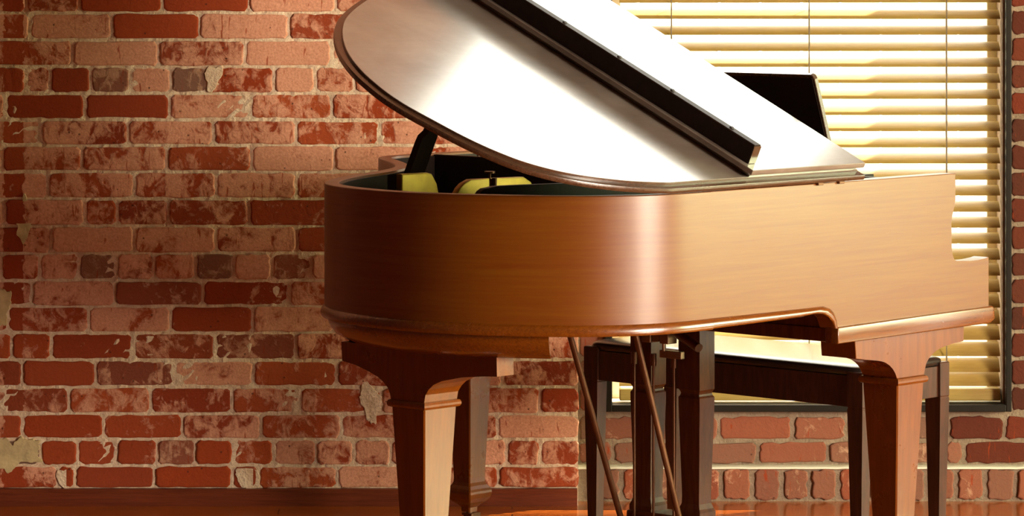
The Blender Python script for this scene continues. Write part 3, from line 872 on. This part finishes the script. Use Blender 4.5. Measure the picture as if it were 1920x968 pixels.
f = bm.faces.new([bm.verts.new(p) for p in lring(.006, -.0125)])
bmesh.ops.remove_doubles(bm, verts=bm.verts[:], dist=1e-5)
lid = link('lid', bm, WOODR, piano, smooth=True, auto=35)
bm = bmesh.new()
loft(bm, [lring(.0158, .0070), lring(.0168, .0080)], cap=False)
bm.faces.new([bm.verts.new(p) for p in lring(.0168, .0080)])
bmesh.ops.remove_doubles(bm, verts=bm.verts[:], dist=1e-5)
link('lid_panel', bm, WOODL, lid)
# flap
FL = [(-.786, .0), (-.380, -.0), (-.350, .95), (-.350, 1.50), (-.380, 1.535), (-.74, 1.535), (-.772, 1.50), (-.777, .90)]
def fpt(p, h): return LM @ Vector((p[0], p[1], h))
flp = [Vector(p) for p in FL]
a2 = sum(flp[i - 1].x * flp[i].y - flp[i].x * flp[i - 1].y for i in range(len(flp))); sg2 = 1 if a2 > 0 else -1
def fring(d, h): return [LM @ Vector((p.x, p.y, h)) for p in inset(flp, sg2 * d)]
bm = bmesh.new()
loft(bm, [fring(.016, .0082), fring(.010, .0150), fring(.004, .0185), fring(.001, .0205), fring(0, .023), fring(0, .0315), fring(.0012, .0328)], cap=False)
bm.faces.new([bm.verts.new(p) for p in fring(.016, .0082)])
bm.faces.new([bm.verts.new(p) for p in fring(.0012, .0328)])
bmesh.ops.remove_doubles(bm, verts=bm.verts[:], dist=1e-5)
flap = link('front_flap', bm, WOODL, piano, smooth=True, auto=35)
bm = bmesh.new()
h0, h1 = .0329, .0329 + .046
pr = [(-.770, h0), (-.7695, h1 - .002), (-.7675, h1), (-.7475, h1), (-.746, h1 - .002), (-.745, h0)]
loft(bm, [[LM @ Vector((x, .031, h)) for x, h in pr], [LM @ Vector((x + .004, 1.50, h)) for x, h in pr]])
link('front_rail', bm, DARKW, flap)
bm = bmesh.new(); loft(bm, [[LM @ Vector((x, w, h)) for x, h in ((-.7445, h0 + .001), (-.7445, h1 - .003), (-.7685, h1 - .003), (-.7685, h0 + .001))] for w in (.0295, .0308)])
link('rail_end', bm, WOODR, flap)
for w in (.115, .305, .48, .665, .86, 1.06, 1.26):
    bm = bmesh.new(); c = LM @ Vector((-.7555, w, h1 - .001)); up = (LM.to_3x3() @ Vector((0, 0, 1)))
    tube(bm, c, c + up * .004, .006, .0045, 12); link('bumper', bm, RUBBER, flap, smooth=True, auto=40)
# hinge leaves along the bass edge
for x in (-.443, -.520):
    bm = bmesh.new(); box(bm, x - .010, x + .010, -.0075, .004, ZR - .004, ZR + .002, .001, 1); link('hinge', bm, BRONZE, piano)
# lid prop
ca, sa = math.cos(AL), math.sin(AL)
bm = bmesh.new()
pv = 1.078; L = (pv + .012) * sa / 1.0 
dirp = Vector((0.035, -sa, ca)).normalized()
base = Vector((-.735, pv, .955))
# length until the lid's underside
nl = Vector((0, -sa, ca)); t = ((Vector((0, -.012, LZ0)) - base).dot(nl) - .014) / dirp.dot(nl)
rings = []
for tt, wl, wr in ((0, .026, .026), (.10, .026, .026), (.118, .024, .026), (.130, .012, .025), (.15, .010, .020), (t, .010, .018)):
    c = base + dirp * tt
    sd = Vector((1, 0, 0)); fd = dirp.cross(sd).normalized()
    rings.append([c - sd * wl - fd * .009, c + sd * wr - fd * .009, c + sd * wr + fd * .009, c - sd * wl + fd * .009])
loft(bm, rings); link('lid_prop', bm, DARKW, piano)

# ------------------------------------------------------------------ bench
BW, BLn = .357, .912
def P2W(X, Y): return (1.047 + math.cos(TH) * X - math.sin(TH) * Y, 8.526 + math.sin(TH) * X + math.cos(TH) * Y)
bx, by = P2W(.077 + BW / 2, .334 + BLn / 2)
bench = empty('piano_bench', (bx, by, 0), TH)
tag(bench, 'dark wooden piano bench with black cushion, tucked under the keyboard', 'bench')
hw, hl = BW / 2, BLn / 2
bm = bmesh.new()
box(bm, -hw + .006, -hw + .024, -hl + .03, hl - .03, .391, .468, .001); box(bm, hw - .024, hw - .006, -hl + .03, hl - .03, .391, .468, .001)
box(bm, -hw + .03, hw - .03, -hl + .006, -hl + .024, .391, .468, .001); box(bm, -hw + .03, hw - .03, hl - .024, hl - .006, .391, .468, .001)
link('apron', bm, BENCHW, bench)
bm = bmesh.new(); rings = []
def rrect(a, b, r, z, n=6):
    pts = []
    for sx, sy, t0 in ((1, 1, 0), (-1, 1, 90), (-1, -1, 180), (1, -1, 270)):
        for i in range(n + 1):
            t = R(t0 + 90 * i / n); pts.append((sx * (a - r) + r * math.cos(t), sy * (b - r) + r * math.sin(t), z))
    return pts
for z, e in ((.4685, .004), (.472, .0012), (.479, .0), (.484, .001), (.4875, .004), (.4905, .010), (.4930, .020), (.4950, .037), (.4965, .06), (.4975, .09), (.498, .13)):
    rings.append(rrect(hw - .004 - e, hl - .004 - e, .035, z))
loft(bm, rings); link('cushion', bm, LEATHER, bench, smooth=True, auto=60)
for sx in (-1, 1):
    for sy in (-1, 1):
        bm = bmesh.new(); cx, cy = sx * (hw - .019), sy * (hl - .023)
        rings = []
        for z, a, b in ((.478, .017, .021), (.476, .019, .0235), (.393, .019, .0235), (.391, .0180, .0225), (.388, .0180, .0225), (.386, .019, .0235), (.02, .0135, .0145), (0, .0135, .0145)):
            rings.append([(cx - a, cy - b, z), (cx + a, cy - b, z), (cx + a, cy + b, z), (cx - a, cy + b, z)])
        loft(bm, rings); link('leg', bm, BENCHW, bench)
